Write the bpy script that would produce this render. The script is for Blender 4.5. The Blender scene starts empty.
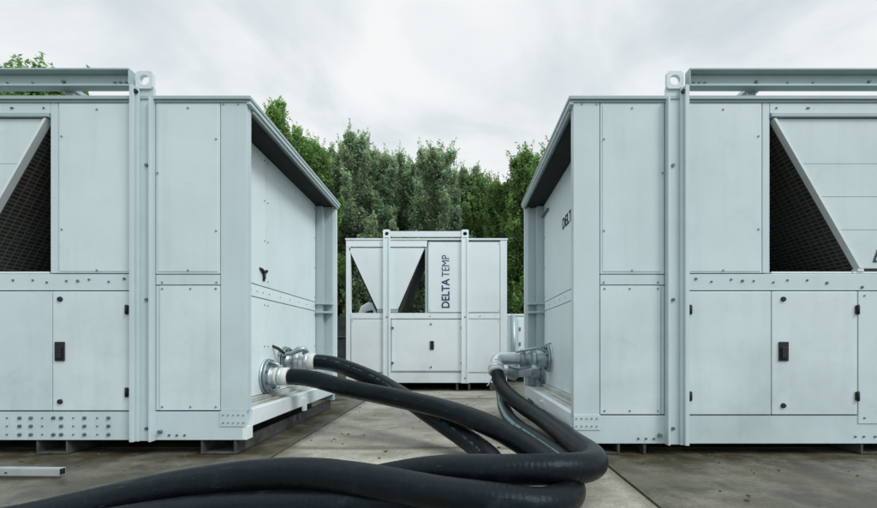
import bpy, bmesh, math, random
from mathutils import Vector, Matrix, noise as mnoise
R = math.radians
random.seed(7)
scene = bpy.context.scene
col = scene.collection

# ------------------------------------------------------------------ camera numbers (perspective of the place)
F, CX, CY, H = 431.0, 458.0, 345.0, 0.78

# ------------------------------------------------------------------ materials
def newmat(name):
    m = bpy.data.materials.new(name); m.use_nodes = True
    nt = m.node_tree; b = nt.nodes['Principled BSDF']
    return m, nt, b
def N(nt, t, **kw):
    n = nt.nodes.new(t)
    for k, v in kw.items():
        if k in n.inputs: n.inputs[k].default_value = v
        else: setattr(n, k, v)
    return n
def ramp(nt, src, stops):
    r = nt.nodes.new('ShaderNodeValToRGB'); cr = r.color_ramp
    while len(cr.elements) < len(stops): cr.elements.new(0.5)
    for e, (p, c) in zip(cr.elements, stops):
        e.position = p; e.color = (*c, 1) if len(c) == 3 else c
    nt.links.new(src, r.inputs[0]); return r
def g(v): return (v, v, v)
def mixcol(nt, fac, a, b, mode='MIX'):
    m = nt.nodes.new('ShaderNodeMix'); m.data_type = 'RGBA'; m.blend_type = mode
    for i, s in ((0, fac), (6, a), (7, b)):
        if hasattr(s, 'is_output'): nt.links.new(s, m.inputs[i])
        elif isinstance(s, (int, float)): m.inputs[i].default_value = s
        else: m.inputs[i].default_value = (*s, 1)
    return m.outputs[2]

def paint(name, base, dirt=(0.36, 0.40, 0.38), rough=0.42, dirt_amt=0.5, metal=0.0):
    m, nt, b = newmat(name); L = nt.links
    tc = N(nt, 'ShaderNodeTexCoord')
    n1 = N(nt, 'ShaderNodeTexNoise', Scale=1.3, Detail=6.0, Roughness=0.65); L.new(tc.outputs['Object'], n1.inputs['Vector'])
    mp = N(nt, 'ShaderNodeMapping'); mp.inputs['Scale'].default_value = (6, 6, 0.5); L.new(tc.outputs['Object'], mp.inputs['Vector'])
    n2 = N(nt, 'ShaderNodeTexNoise', Scale=1.6, Detail=5.0, Roughness=0.6); L.new(mp.outputs[0], n2.inputs['Vector'])
    r1 = ramp(nt, n1.outputs[0], [(0.42, g(0)), (0.74, g(1))])
    r2 = ramp(nt, n2.outputs[0], [(0.5, g(0)), (0.8, g(1))])
    # grime heavier near the ground
    sx = N(nt, 'ShaderNodeSeparateXYZ'); L.new(tc.outputs['Object'], sx.inputs[0])
    mr = N(nt, 'ShaderNodeMapRange'); L.new(sx.outputs[2], mr.inputs[0])
    for i, v in ((1, 0.1), (2, 1.2), (3, 1.0), (4, 0.35)): mr.inputs[i].default_value = v
    mu = N(nt, 'ShaderNodeMath', operation='MULTIPLY'); L.new(r1.outputs[0], mu.inputs[0]); L.new(mr.outputs[0], mu.inputs[1])
    ad = N(nt, 'ShaderNodeMath', operation='MULTIPLY_ADD'); L.new(r2.outputs[0], ad.inputs[0]); ad.inputs[1].default_value = 0.26; L.new(mu.outputs[0], ad.inputs[2])
    sc = N(nt, 'ShaderNodeMath', operation='MULTIPLY'); sc.use_clamp = True; L.new(ad.outputs[0], sc.inputs[0]); sc.inputs[1].default_value = dirt_amt
    oi = N(nt, 'ShaderNodeObjectInfo'); pv = ramp(nt, oi.outputs['Random'], [(0.0, (0.93, 0.95, 0.96)), (0.5, (1, 1, 1)), (1.0, (1.04, 1.03, 1.02))])   # batch differences between sheets
    n4 = N(nt, 'ShaderNodeTexNoise', Scale=3.4, Detail=8.0, Roughness=0.75, Distortion=0.6); L.new(tc.outputs['Object'], n4.inputs['Vector'])
    sm_ = ramp(nt, n4.outputs[0], [(0.57, g(0)), (0.72, g(0.22))])
    cc = mixcol(nt, sc.outputs[0], base, dirt); cc = mixcol(nt, sm_.outputs[0], cc, dirt)
    L.new(mixcol(nt, 1.0, cc, pv.outputs[0], 'MULTIPLY'), b.inputs['Base Color'])
    rr = N(nt, 'ShaderNodeMapRange'); L.new(n1.outputs[0], rr.inputs[0]); rr.inputs[3].default_value = rough - 0.1; rr.inputs[4].default_value = rough + 0.18
    L.new(rr.outputs[0], b.inputs['Roughness'])
    n3 = N(nt, 'ShaderNodeTexNoise', Scale=2.2, Detail=1.0); L.new(tc.outputs['Object'], n3.inputs['Vector'])
    bp = N(nt, 'ShaderNodeBump', Strength=0.4, Distance=0.025); L.new(n3.outputs[0], bp.inputs['Height'])
    L.new(bp.outputs[0], b.inputs['Normal'])
    b.inputs['Metallic'].default_value = metal
    return m

M = {}
M['panel'] = paint('panel_paint', (0.605, 0.725, 0.76), (0.31, 0.40, 0.42), 0.36, 0.66)
M['panel_lit'] = paint('lit_end_panel_paint', (0.77, 0.885, 0.915), (0.46, 0.57, 0.60), 0.42, 0.6)  # panel paint made lighter: light on the end walls put into the colour
M['frame'] = paint('frame_paint', (0.555, 0.675, 0.71), (0.30, 0.38, 0.39), 0.38, 0.5)
M['frame_shaded'] = paint('shaded_frame_paint', (0.43, 0.53, 0.555), (0.25, 0.31, 0.32), 0.45, 0.6)  # frame paint darkened: shade on the far column put into the colour
M['rail'] = paint('rail_paint', (0.36, 0.48, 0.50), (0.22, 0.27, 0.27), 0.45, 0.6)
M['white'] = paint('white_paint', (0.80, 0.90, 0.925), (0.5, 0.54, 0.54), 0.42, 0.35)
M['shelf'] = paint('shelf_paint', (0.60, 0.65, 0.63), (0.25, 0.24, 0.19), 0.5, 0.9)
M['lip'] = paint('lip_paint', (0.66, 0.76, 0.78), (0.4, 0.45, 0.45), 0.42, 0.3)
M['galv'] = paint('galvanised', (0.60, 0.67, 0.68), (0.27, 0.33, 0.35), 0.36, 1.0, 0.7)
M['bluesteel'] = paint('blue_steel', (0.34, 0.44, 0.47), (0.13, 0.18, 0.20), 0.38, 1.0, 0.6)
M['cuff'] = paint('white_cuff', (0.66, 0.69, 0.69), (0.34, 0.36, 0.35), 0.5, 0.8)

def plain(name, c, rough=0.6, metal=0.0, var=0.35, scale=14):
    m, nt, b = newmat(name); L = nt.links
    tc = N(nt, 'ShaderNodeTexCoord'); n = N(nt, 'ShaderNodeTexNoise', Scale=float(scale), Detail=4.0)
    L.new(tc.outputs['Object'], n.inputs['Vector'])
    r = ramp(nt, n.outputs[0], [(0.3, tuple(x * (1 - var) for x in c)), (0.7, tuple(min(1, x * (1 + var)) for x in c))])
    L.new(r.outputs[0], b.inputs['Base Color']); b.inputs['Roughness'].default_value = rough; b.inputs['Metallic'].default_value = metal
    return m
M['core'] = plain('inner_shell', (0.10, 0.125, 0.13), 0.7)
M['under'] = plain('shade_black', (0.010, 0.011, 0.012), 0.95)  # near black: shade under roof and base and inside the V, as colour
M['black'] = plain('black_plastic', (0.007, 0.008, 0.009), 0.65)
M['bolt'] = plain('bolt_steel', (0.10, 0.15, 0.165), 0.45, 0.4)
M['screw'] = plain('screw_steel', (0.22, 0.29, 0.31), 0.5, 0.4)
M['skid'] = plain('skid_steel', (0.055, 0.062, 0.058), 0.75, 0.0, 0.5)
M['navy'] = plain('navy_vinyl', (0.022, 0.040, 0.135), 0.5)
M['teal'] = plain('teal_vinyl', (0.10, 0.30, 0.36), 0.5)
M['ink'] = plain('dark_vinyl', (0.015, 0.022, 0.035), 0.5)
M['bark'] = plain('bark', (0.09, 0.075, 0.058), 0.9, 0, 0.5, 9)
M['fence'] = plain('fence_screen', (0.020, 0.034, 0.032), 0.9, 0, 0.5, 6)
M['post'] = plain('fence_post', (0.05, 0.07, 0.065), 0.6)

def coil_mat():
    m, nt, b = newmat('coil_fins'); L = nt.links
    uv = N(nt, 'ShaderNodeUVMap')
    br = N(nt, 'ShaderNodeTexBrick', Scale=1.0); br.offset = 0
    L.new(uv.outputs[0], br.inputs['Vector'])
    br.inputs['Color1'].default_value = (0.022, 0.024, 0.023, 1); br.inputs['Color2'].default_value = (0.045, 0.046, 0.042, 1)
    br.inputs['Mortar'].default_value = (0.13, 0.135, 0.122, 1)
    br.inputs['Mortar Size'].default_value = 0.0034; br.inputs['Mortar Smooth'].default_value = 0.1
    br.inputs['Brick Width'].default_value = 0.055; br.inputs['Row Height'].default_value = 0.030
    L.new(br.outputs['Color'], b.inputs['Base Color'])
    b.inputs['Roughness'].default_value = 0.6; b.inputs['Specular IOR Level'].default_value = 0.25
    bp = N(nt, 'ShaderNodeBump', Strength=0.6, Distance=0.01); L.new(br.outputs['Fac'], bp.inputs['Height']); L.new(bp.outputs[0], b.inputs['Normal'])
    return m
M['coil'] = coil_mat()

def hose_mat(name, stripes):
    """rubber hose; UV u = metres along, v = 0..1 round the tube (0 = top)"""
    m, nt, b = newmat(name); L = nt.links
    uv = N(nt, 'ShaderNodeUVMap'); s = N(nt, 'ShaderNodeSeparateXYZ'); L.new(uv.outputs[0], s.inputs[0])
    tc = N(nt, 'ShaderNodeTexCoord')
    n1 = N(nt, 'ShaderNodeTexNoise', Scale=7.0, Detail=7.0, Roughness=0.7); L.new(tc.outputs['Object'], n1.inputs['Vector'])
    mp = N(nt, 'ShaderNodeMapping'); mp.inputs['Scale'].default_value = (5, 14, 1); L.new(uv.outputs[0], mp.inputs['Vector'])
    n2 = N(nt, 'ShaderNodeTexNoise', Scale=2.0, Detail=5.0); L.new(mp.outputs[0], n2.inputs['Vector'])
    dust = ramp(nt, n1.outputs[0], [(0.36, (0.0024, 0.0032, 0.0040)), (0.58, (0.0045, 0.0065, 0.0080)), (0.72, (0.014, 0.019, 0.022)), (0.86, (0.045, 0.052, 0.052))])
    c = dust.outputs[0]
    scuff = ramp(nt, n2.outputs[0], [(0.665, g(0)), (0.74, g(1))])
    c = mixcol(nt, scuff.outputs[0], c, (0.026, 0.033, 0.037))
    for (v0, v1, colr, brk) in stripes:
        a = N(nt, 'ShaderNodeMath', operation='COMPARE'); L.new(s.outputs[1], a.inputs[0]); a.inputs[1].default_value = (v0 + v1) / 2; a.inputs[2].default_value = (v1 - v0) / 2
        n3 = N(nt, 'ShaderNodeTexNoise', Scale=22.0, Detail=3.0); L.new(tc.outputs['Object'], n3.inputs['Vector'])
        k = ramp(nt, n3.outputs[0], [(brk, g(0)), (brk + 0.12, g(1))])
        mu = N(nt, 'ShaderNodeMath', operation='MULTIPLY'); L.new(a.outputs[0], mu.inputs[0]); L.new(k.outputs[0], mu.inputs[1])
        c = mixcol(nt, mu.outputs[0], c, colr)
    L.new(c, b.inputs['Base Color'])
    rr = N(nt, 'ShaderNodeMapRange'); L.new(n1.outputs[0], rr.inputs[0]); rr.inputs[3].default_value = 0.20; rr.inputs[4].default_value = 0.50
    L.new(rr.outputs[0], b.inputs['Roughness']); b.inputs['Specular IOR Level'].default_value = 0.20; b.inputs['Specular Tint'].default_value = (0.62, 0.85, 1.0, 1)
    # wrapped-fabric marks: fine helical ridges
    ad = N(nt, 'ShaderNodeMath', operation='MULTIPLY_ADD'); L.new(s.outputs[0], ad.inputs[0]); ad.inputs[1].default_value = 38.0; L.new(s.outputs[1], ad.inputs[2])
    sn = N(nt, 'ShaderNodeMath', operation='MULTIPLY'); L.new(ad.outputs[0], sn.inputs[0]); sn.inputs[1].default_value = 6.28318
    si = N(nt, 'ShaderNodeMath', operation='SINE'); L.new(sn.outputs[0], si.inputs[0])
    hs = N(nt, 'ShaderNodeMath', operation='MULTIPLY_ADD'); L.new(si.outputs[0], hs.inputs[0]); hs.inputs[1].default_value = 0.035; L.new(n1.outputs[0], hs.inputs[2])
    bp = N(nt, 'ShaderNodeBump', Strength=0.5, Distance=0.014); L.new(hs.outputs[0], bp.inputs['Height']); L.new(bp.outputs[0], b.inputs['Normal'])
    return m
CREAM, CYAN, WHITE = (0.20, 0.19, 0.145), (0.14, 0.29, 0.30), (0.22, 0.24, 0.24)

def concrete_mat():
    m, nt, b = newmat('concrete'); L = nt.links
    tc = N(nt, 'ShaderNodeTexCoord'); V = tc.outputs['Object']
    def noi(scale, det=6.0, ro=0.6, src=V):
        n = N(nt, 'ShaderNodeTexNoise', Scale=float(scale), Detail=det, Roughness=ro); L.new(src, n.inputs['Vector']); return n.outputs[0]
    big = noi(0.8, 5); mid = noi(3.5, 8, 0.7); fine = noi(55, 4, 0.7)
    mp = N(nt, 'ShaderNodeMapping'); mp.inputs['Scale'].default_value = (1.0, 9.0, 1.0); mp.inputs['Rotation'].default_value = (0, 0, 0.12); L.new(V, mp.inputs['Vector'])
    streak = noi(2.2, 6, 0.65, mp.outputs[0])
    c0 = ramp(nt, mid, [(0.28, (0.27, 0.262, 0.205)), (0.48, (0.42, 0.41, 0.345)), (0.72, (0.55, 0.54, 0.48))])
    wet = ramp(nt, big, [(0.40, g(0)), (0.60, g(1))])
    # side slabs: moss and damp, plus shade and vignette put into the colour
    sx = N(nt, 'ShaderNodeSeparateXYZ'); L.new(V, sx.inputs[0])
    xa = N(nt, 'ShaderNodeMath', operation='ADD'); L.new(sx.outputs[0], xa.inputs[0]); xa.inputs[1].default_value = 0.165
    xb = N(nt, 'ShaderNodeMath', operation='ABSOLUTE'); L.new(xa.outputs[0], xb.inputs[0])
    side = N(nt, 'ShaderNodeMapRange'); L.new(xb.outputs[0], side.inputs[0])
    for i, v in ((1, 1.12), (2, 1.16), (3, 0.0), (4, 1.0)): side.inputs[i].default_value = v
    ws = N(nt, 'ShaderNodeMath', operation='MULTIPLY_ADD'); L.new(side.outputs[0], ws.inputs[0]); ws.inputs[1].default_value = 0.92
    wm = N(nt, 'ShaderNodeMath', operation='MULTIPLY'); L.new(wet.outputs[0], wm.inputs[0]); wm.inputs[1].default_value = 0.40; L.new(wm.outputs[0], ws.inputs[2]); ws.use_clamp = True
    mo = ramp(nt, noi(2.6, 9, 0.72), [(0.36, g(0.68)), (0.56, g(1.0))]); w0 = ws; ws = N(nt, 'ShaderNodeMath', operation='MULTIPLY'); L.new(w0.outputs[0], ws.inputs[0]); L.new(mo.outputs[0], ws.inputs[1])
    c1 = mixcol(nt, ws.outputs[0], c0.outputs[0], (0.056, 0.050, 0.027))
    st = ramp(nt, streak, [(0.5, g(0)), (0.72, g(1))])
    sm = N(nt, 'ShaderNodeMath', operation='MULTIPLY'); L.new(st.outputs[0], sm.inputs[0]); sm.inputs[1].default_value = 0.30
    c2 = mixcol(nt, sm.outputs[0], c1, (0.125, 0.12, 0.088))
    rust = ramp(nt, noi(1.7, 4, 0.5), [(0.55, g(0)), (0.75, g(0.6))])
    c3 = mixcol(nt, rust.outputs[0], c2, (0.105, 0.078, 0.042))
    def near_line(out, off, per, wd):
        a = N(nt, 'ShaderNodeMath', operation='ADD'); L.new(out, a.inputs[0]); a.inputs[1].default_value = off + per*40.5
        nz = N(nt, 'ShaderNodeMath', operation='MULTIPLY_ADD'); L.new(mid, nz.inputs[0]); nz.inputs[1].default_value = 0.16; L.new(a.outputs[0], nz.inputs[2])
        m_ = N(nt, 'ShaderNodeMath', operation='MODULO'); L.new(nz.outputs[0], m_.inputs[0]); m_.inputs[1].default_value = per
        s_ = N(nt, 'ShaderNodeMath', operation='SUBTRACT'); L.new(m_.outputs[0], s_.inputs[0]); s_.inputs[1].default_value = per/2 + 0.08
        b_ = N(nt, 'ShaderNodeMath', operation='ABSOLUTE'); L.new(s_.outputs[0], b_.inputs[0])
        r_ = N(nt, 'ShaderNodeMapRange'); L.new(b_.outputs[0], r_.inputs[0])
        for i, v in ((1, 0.0), (2, wd), (3, 0.7), (4, 0.0)): r_.inputs[i].default_value = v
        return r_.outputs[0]
    c3 = mixcol(nt, near_line(sx.outputs[0], 1.30, 2.27, 0.10), c3, (0.060, 0.064, 0.040))
    c3 = mixcol(nt, near_line(sx.outputs[1], -0.27, 3.0, 0.08), c3, (0.070, 0.070, 0.048))
    damp = ramp(nt, noi(1.25, 7, 0.62), [(0.54, g(0)), (0.60, g(0.5))])
    c3 = mixcol(nt, damp.outputs[0], c3, (0.14, 0.133, 0.095))
    vo = N(nt, 'ShaderNodeTexVoronoi', Scale=0.9); vo.feature = 'DISTANCE_TO_EDGE'
    wv = N(nt, 'ShaderNodeVectorMath', operation='MULTIPLY_ADD'); nz3 = N(nt, 'ShaderNodeTexNoise', Scale=4.0, Detail=5.0); L.new(V, nz3.inputs['Vector']); L.new(nz3.outputs['Color'], wv.inputs[0]); wv.inputs[1].default_value = (0.25, 0.25, 0); L.new(V, wv.inputs[2]); L.new(wv.outputs[0], vo.inputs['Vector'])
    ck = ramp(nt, vo.outputs['Distance'], [(0.0, g(0.55)), (0.006, g(0))])
    ckm = N(nt, 'ShaderNodeMath', operation='MULTIPLY'); L.new(ck.outputs[0], ckm.inputs[0]); L.new(rust.outputs[0], ckm.inputs[1])
    c3 = mixcol(nt, ckm.outputs[0], c3, (0.03, 0.03, 0.022))
    f = ramp(nt, fine, [(0.28, g(0.40)), (0.52, g(0.95)), (0.75, g(1.2))])
    c4 = mixcol(nt, 0.75, c3, f.outputs[0], 'MULTIPLY')
    L.new(c4, b.inputs['Base Color'])
    rr = N(nt, 'ShaderNodeMapRange'); L.new(ws.outputs[0], rr.inputs[0]); rr.inputs[3].default_value = 0.75; rr.inputs[4].default_value = 0.30
    L.new(rr.outputs[0], b.inputs['Roughness'])
    bp = N(nt, 'ShaderNodeBump', Strength=0.7, Distance=0.005); L.new(fine, bp.inputs['Height']); L.new(bp.outputs[0], b.inputs['Normal'])
    return m
M['concrete'] = concrete_mat()
def ground_mat():
    m, nt, b = newmat('ground_soil'); L = nt.links
    tc = N(nt, 'ShaderNodeTexCoord'); n = N(nt, 'ShaderNodeTexNoise', Scale=0.5, Detail=8.0, Roughness=0.7); L.new(tc.outputs['Object'], n.inputs['Vector'])
    r = ramp(nt, n.outputs[0], [(0.35, (0.022, 0.026, 0.016)), (0.6, (0.045, 0.06, 0.028)), (0.8, (0.07, 0.075, 0.045))])
    L.new(r.outputs[0], b.inputs['Base Color']); b.inputs['Roughness'].default_value = 0.95
    return m
M['ground'] = ground_mat()
def leaf_mat():
    m, nt, b = newmat('leaves'); L = nt.links
    at = N(nt, 'ShaderNodeAttribute'); at.attribute_name = 'tint'
    L.new(at.outputs['Color'], b.inputs['Base Color']); b.inputs['Roughness'].default_value = 0.5
    tr = N(nt, 'ShaderNodeBsdfTranslucent'); L.new(at.outputs['Color'], tr.inputs[0])
    mx = N(nt, 'ShaderNodeMixShader'); mx.inputs[0].default_value = 0.48
    L.new(b.outputs[0], mx.inputs[1]); L.new(tr.outputs[0], mx.inputs[2])
    L.new(mx.outputs[0], nt.nodes['Material Output'].inputs[0])
    return m
M['leaf'] = leaf_mat()

# ------------------------------------------------------------------ mesh helpers
def link(name, me, parent=None, loc=None):
    o = bpy.data.objects.new(name, me); col.objects.link(o)
    if parent is not None: o.parent = parent
    if loc is not None: o.location = loc
    return o
def tag(o, label=None, cat=None, group=None, kind=None):
    if label: o['label'] = label
    if cat: o['category'] = cat
    if group: o['group'] = group
    if kind: o['kind'] = kind
    return o
def empty(name, loc):
    return link(name, None, None, loc)

class MB:
    def __init__(s): s.bm = bmesh.new()
    def box(s, x0, x1, y0, y1, z0, z1, mat=0, bev=0.003):
        x0, x1 = sorted((x0, x1)); y0, y1 = sorted((y0, y1)); z0, z1 = sorted((z0, z1))
        vs = [s.bm.verts.new(p) for p in ((x0,y0,z0),(x1,y0,z0),(x1,y1,z0),(x0,y1,z0),(x0,y0,z1),(x1,y0,z1),(x1,y1,z1),(x0,y1,z1))]
        fs = [s.bm.faces.new([vs[i] for i in q]) for q in ((3,2,1,0),(4,5,6,7),(0,1,5,4),(1,2,6,5),(2,3,7,6),(3,0,4,7))]
        for f in fs: f.material_index = mat
        bev = min(bev, 0.3 * min(x1-x0, y1-y0, z1-z0))
        if bev > 0.0004:
            es = list({e for f in fs for e in f.edges})
            r = bmesh.ops.bevel(s.bm, geom=es, offset=bev, segments=2, affect='EDGES', profile=0.5)
            for f in r['faces']: f.material_index = mat
        return s
    def cyl(s, p0, p1, r0, mat=0, n=14, r1=None, smooth=True):
        p0, p1 = Vector(p0), Vector(p1); r1 = r0 if r1 is None else r1
        t = (p1 - p0).normalized(); a = t.orthogonal().normalized(); b = t.cross(a)
        A, B = [], []
        for i in range(n):
            w = a * math.cos(2*math.pi*i/n) + b * math.sin(2*math.pi*i/n)
            A.append(s.bm.verts.new(p0 + w*r0)); B.append(s.bm.verts.new(p1 + w*r1))
        for i in range(n):
            f = s.bm.faces.new((A[i], A[(i+1)%n], B[(i+1)%n], B[i])); f.material_index = mat; f.smooth = smooth
        for lp in (list(reversed(A)), B):
            f = s.bm.faces.new(lp); f.material_index = mat
        return s
    def prism(s, pts, off, mat=0):
        off = Vector(off)
        A = [s.bm.verts.new(p) for p in pts]; B = [s.bm.verts.new(Vector(p) + off) for p in pts]
        n = len(A); fs = [s.bm.faces.new(A), s.bm.faces.new(list(reversed(B)))]
        for i in range(n): fs.append(s.bm.faces.new((A[i], B[i], B[(i+1)%n], A[(i+1)%n])))
        for f in fs: f.material_index = mat
        return s
    def holed(s, cx, cz, hw, hh, r, y0, y1, mat=0, n=24):
        """square plate in the XZ plane with a round hole"""
        rings = []
        for y in (y0, y1):
            o, i = [], []
            for k in range(n):
                a = 2*math.pi*(k + 0.5)/n; c, sn = math.cos(a), math.sin(a); m_ = max(abs(c), abs(sn))
                o.append(s.bm.verts.new((cx + hw*c/m_, y, cz + hh*sn/m_))); i.append(s.bm.verts.new((cx + r*c, y, cz + r*sn)))
            rings.append((o, i))
        (o0, i0), (o1, i1) = rings
        for k in range(n):
            j = (k+1) % n
            for q in ((o0[k], o0[j], i0[j], i0[k]), (o1[j], o1[k], i1[k], i1[j]), (o0[j], o0[k], o1[k], o1[j]), (i0[k], i0[j], i1[j], i1[k])):
                s.bm.faces.new(q).material_index = mat
        return s
    def tube(s, pts, r, mat=0, n=10):
        rings = []
        P = [Vector(p) for p in pts]
        for i, p in enumerate(P):
            t = (P[min(i+1, len(P)-1)] - P[max(i-1, 0)]).normalized(); a = t.orthogonal().normalized() if i == 0 else (a - t * a.dot(t)).normalized(); b = t.cross(a)
            rr = r[i] if isinstance(r, (list, tuple)) else r
            rings.append([s.bm.verts.new(p + (a*math.cos(2*math.pi*k/n) + b*math.sin(2*math.pi*k/n))*rr) for k in range(n)])
        for A, B in zip(rings, rings[1:]):
            for k in range(n):
                f = s.bm.faces.new((A[k], A[(k+1)%n], B[(k+1)%n], B[k])); f.smooth = True; f.material_index = mat
        for lp in (list(reversed(rings[0])), rings[-1]): s.bm.faces.new(lp).material_index = mat
        return s
    def build(s, name, mats, parent=None, loc=None):
        bmesh.ops.recalc_face_normals(s.bm, faces=s.bm.faces[:])
        me = bpy.data.meshes.new(name); s.bm.to_mesh(me); s.bm.free()
        for m in (mats if isinstance(mats, (list, tuple)) else [mats]): me.materials.append(m)
        return link(name, me, parent, loc)

def text_mesh(name, body, size, mat, parent, loc, rot, extrude=0.0008, xscale=1.0, shear=0.0, bold=0.012):
    cu = bpy.data.curves.new(name, 'FONT'); cu.body = body; cu.size = size; cu.extrude = extrude; cu.offset = bold * size; cu.shear = shear
    t = bpy.data.objects.new(name, cu); col.objects.link(t)
    bpy.context.view_layer.update()
    me = bpy.data.meshes.new_from_object(t.evaluated_get(bpy.context.evaluated_depsgraph_get()))
    col.objects.unlink(t); bpy.data.objects.remove(t); 
    me.materials.clear(); me.materials.append(mat)
    o = link(name, me, parent, loc); o.rotation_euler = rot; o.scale = (xscale, 1, 1)
    return o

# ------------------------------------------------------------------ the large chiller units
YF, DEP = 3.06, 2.30
def coil_slab(parent, p_top, p_bot, v0, v1, thick, mat, name='coil'):
    """inclined coil between two (x,z) points running in depth"""
    bm = bmesh.new(); uvl = bm.loops.layers.uv.new('UVMap')
    (xt, zt), (xb, zb) = p_top, p_bot
    d = Vector((xb-xt, 0, zb-zt)); ln = d.length; nrm = Vector((-d.z, 0, d.x)).normalized() * thick
    a, b = Vector((xt, v0, zt)), Vector((xb, v0, zb)); c, e = Vector((xb, v1, zb)), Vector((xt, v1, zt))
    q = [a, b, c, e]; uvq = [(0, 0), (0, ln), (v1-v0, ln), (v1-v0, 0)]
    A = [bm.verts.new(p) for p in q]; B = [bm.verts.new(p + nrm) for p in q]
    def face(vs, uvs):
        f = bm.faces.new(vs)
        for l, u in zip(f.loops, uvs): l[uvl].uv = u
    face(A, uvq); face(list(reversed(B)), list(reversed(uvq)))
    for i in range(4):
        j = (i+1) % 4; face((A[i], B[i], B[j], A[j]), [(0.01, 0.01), (0.02, 0.01), (0.02, 0.02), (0.01, 0.02)])
    bmesh.ops.recalc_face_normals(bm, faces=bm.faces[:])
    me = bpy.data.meshes.new(name); bm.to_mesh(me); bm.free(); me.materials.append(mat)
    return link(name, me, parent)

def big_unit(xe, sg, zb, zd, label, left):
    root = empty('chiller_unit', (xe, YF, 0)); tag(root, label, 'chiller', 'large chillers flanking the middle lane')
    LEN = 6.06; X = lambda u: sg*u
    P, Fm = M['panel'], M['frame']
    def bx(mb, u0, u1, v0, v1, z0, z1, mat=0, bev=0.003): mb.box(X(u0), X(u1), v0, v1, z0, z1, mat, bev)
    def bolt(mb, u, z, r, v=0.0, mat=1, h=0.007): mb.cyl((X(u), v+0.002, z), (X(u), v-h, z), r, mat, 8, r*0.8)
    RC = 0.22   # recess of the end
    # hidden inner shell
    mb = MB(); bx(mb, RC+0.03, 1.385, 0.03, DEP-0.03, zd+0.002, 2.466, bev=0); mb.build('inner_shell', M['core'], root)
    mb = MB(); bx(mb, 1.389, 4.66, 0.05, DEP-0.05, zd+0.002, 1.27, bev=0); mb.build('inner_shell', M['core'], root)
    mb = MB(); bx(mb, 4.668, LEN-0.03, 0.03, DEP-0.03, zd+0.002, 2.425, bev=0); mb.build('inner_shell', M['core'], root)
    # base beams with bolts
    mb = MB(); bx(mb, 0.03, LEN, 0.0, 0.09, zb, zd-0.004)
    for u in (0.52, 0.575, 0.63): bolt(mb, u-0.08 if left else u-0.06, zb+0.035, 0.009)
    if left:
        for k, u in enumerate((0.98, 1.15, 1.315, 1.37, 1.53, 1.61, 1.78, 1.86)):
            for r_, z in enumerate((zb+0.04, zb+0.10, zb+0.158)):
                if u == 1.37 and r_ == 1: continue
                bolt(mb, u, z, 0.0135, h=0.010)
        for u in (1.06, 1.23, 1.45, 1.70):
            for z in (zb+0.04, zb+0.10, zb+0.158): bolt(mb, u, z, 0.006)
    else:
        for u in (2.00, 2.06, 2.14, 2.2): bolt(mb, u, zb+0.05, 0.008)
    mb.build('base_beam', [Fm, M['bolt']], root)
    mb = MB(); bx(mb, 0.03, LEN, DEP-0.09, DEP, zb, zd-0.004); mb.build('base_beam', Fm, root)
    # riveted corner plate
    mb = MB(); bx(mb, 0.0, 0.19, -0.006, 0.004, zb+0.098, zb+0.205, bev=0.001)
    for k in range(5):
        for z in (zb+0.125, zb+0.18): bolt(mb, 0.02+0.036*k, z, 0.006, -0.006)
    mb.build('corner_plate', [Fm, M['screw']], root)
    # end sill and shelf
    mb = MB(); bx(mb, 0.0, 0.05, 0.095, DEP-0.095, zb+0.085, zd); bx(mb, 0.0, 0.03, 0.0, 0.09, zb+0.002, zb+0.092, bev=0.001)
    mb.build('end_sill', M['white'], root)
    mb = MB(); bx(mb, 0.052, RC+0.02, 0.095, DEP-0.09, zd-0.03, zd-0.006)
    bx(mb, RC-0.03, RC+0.01, 0.10, DEP-0.2, zd-0.004, zd+0.035); bx(mb, 0.12, 0.135, 0.1, DEP-0.2, zd-0.004, zd+0.010)
    mb.build('shelf', M['shelf'], root)
    mb = MB(); bx(mb, -0.03, 0.0, 1.08, 1.14, zb+0.04, zb+0.16); mb.build('lashing_lug', M['lip'], root)
    # skid rails running in depth
    for u0 in (0.08, 2.05, 4.0, 5.72):
        mb = MB(); bx(mb, u0, u0+0.018, 0.01, DEP-0.01, 0.004, zb-0.003); bx(mb, u0+0.235, u0+0.253, 0.01, DEP-0.01, 0.004, zb-0.003)
        bx(mb, u0+0.019, u0+0.234, 0.01, DEP-0.01, 0.004, 0.016)
        mb.build('skid_rail', M['skid'], root)
    if left:
        mb = MB(); bx(mb, 1.28, 1.295, 0.01, DEP-0.01, 0.004, zb-0.003); bx(mb, 1.49, 1.505, 0.01, DEP-0.01, 0.004, zb-0.003); bx(mb, 1.296, 1.489, 0.01, DEP-0.01, 0.004, 0.016)
        mb.build('skid_rail', M['skid'], root)
    else:
        mb = MB(); bx(mb, 0.5, 0.52, 0.01, DEP-0.01, 0.004, zb-0.003); mb.build('skid_rail', M['skid'], root)
    # near-black sheet: the shadow under the unit put into its colour
    mb = MB(); bx(mb, 0.34, LEN-0.1, 0.10, DEP-0.1, zb+0.01, zb+0.03, bev=0); mb.build('shaded_belly', M['under'], root)
    # corner columns
    mb = MB(); bx(mb, 0.0, 0.185, 0.0, 0.07, zd+0.0, 2.50); bx(mb, 0.10, RC, 0.072, 0.12, zd, 2.465)
    bolt(mb, 0.165, 2.49, 0.006, mat=1); bolt(mb, 0.06, 2.49, 0.006, mat=1)
    mb.build('corner_column', [Fm, M['screw']], root)
    mb = MB(); bx(mb, 0.0, 0.045, DEP-0.055, DEP, zd, 2.46, 1); bx(mb, 0.045, 0.135, DEP-0.055, DEP, zd, 2.46); bx(mb, 0.135, RC+0.02, DEP-0.15, DEP, zd, 2.46)
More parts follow.
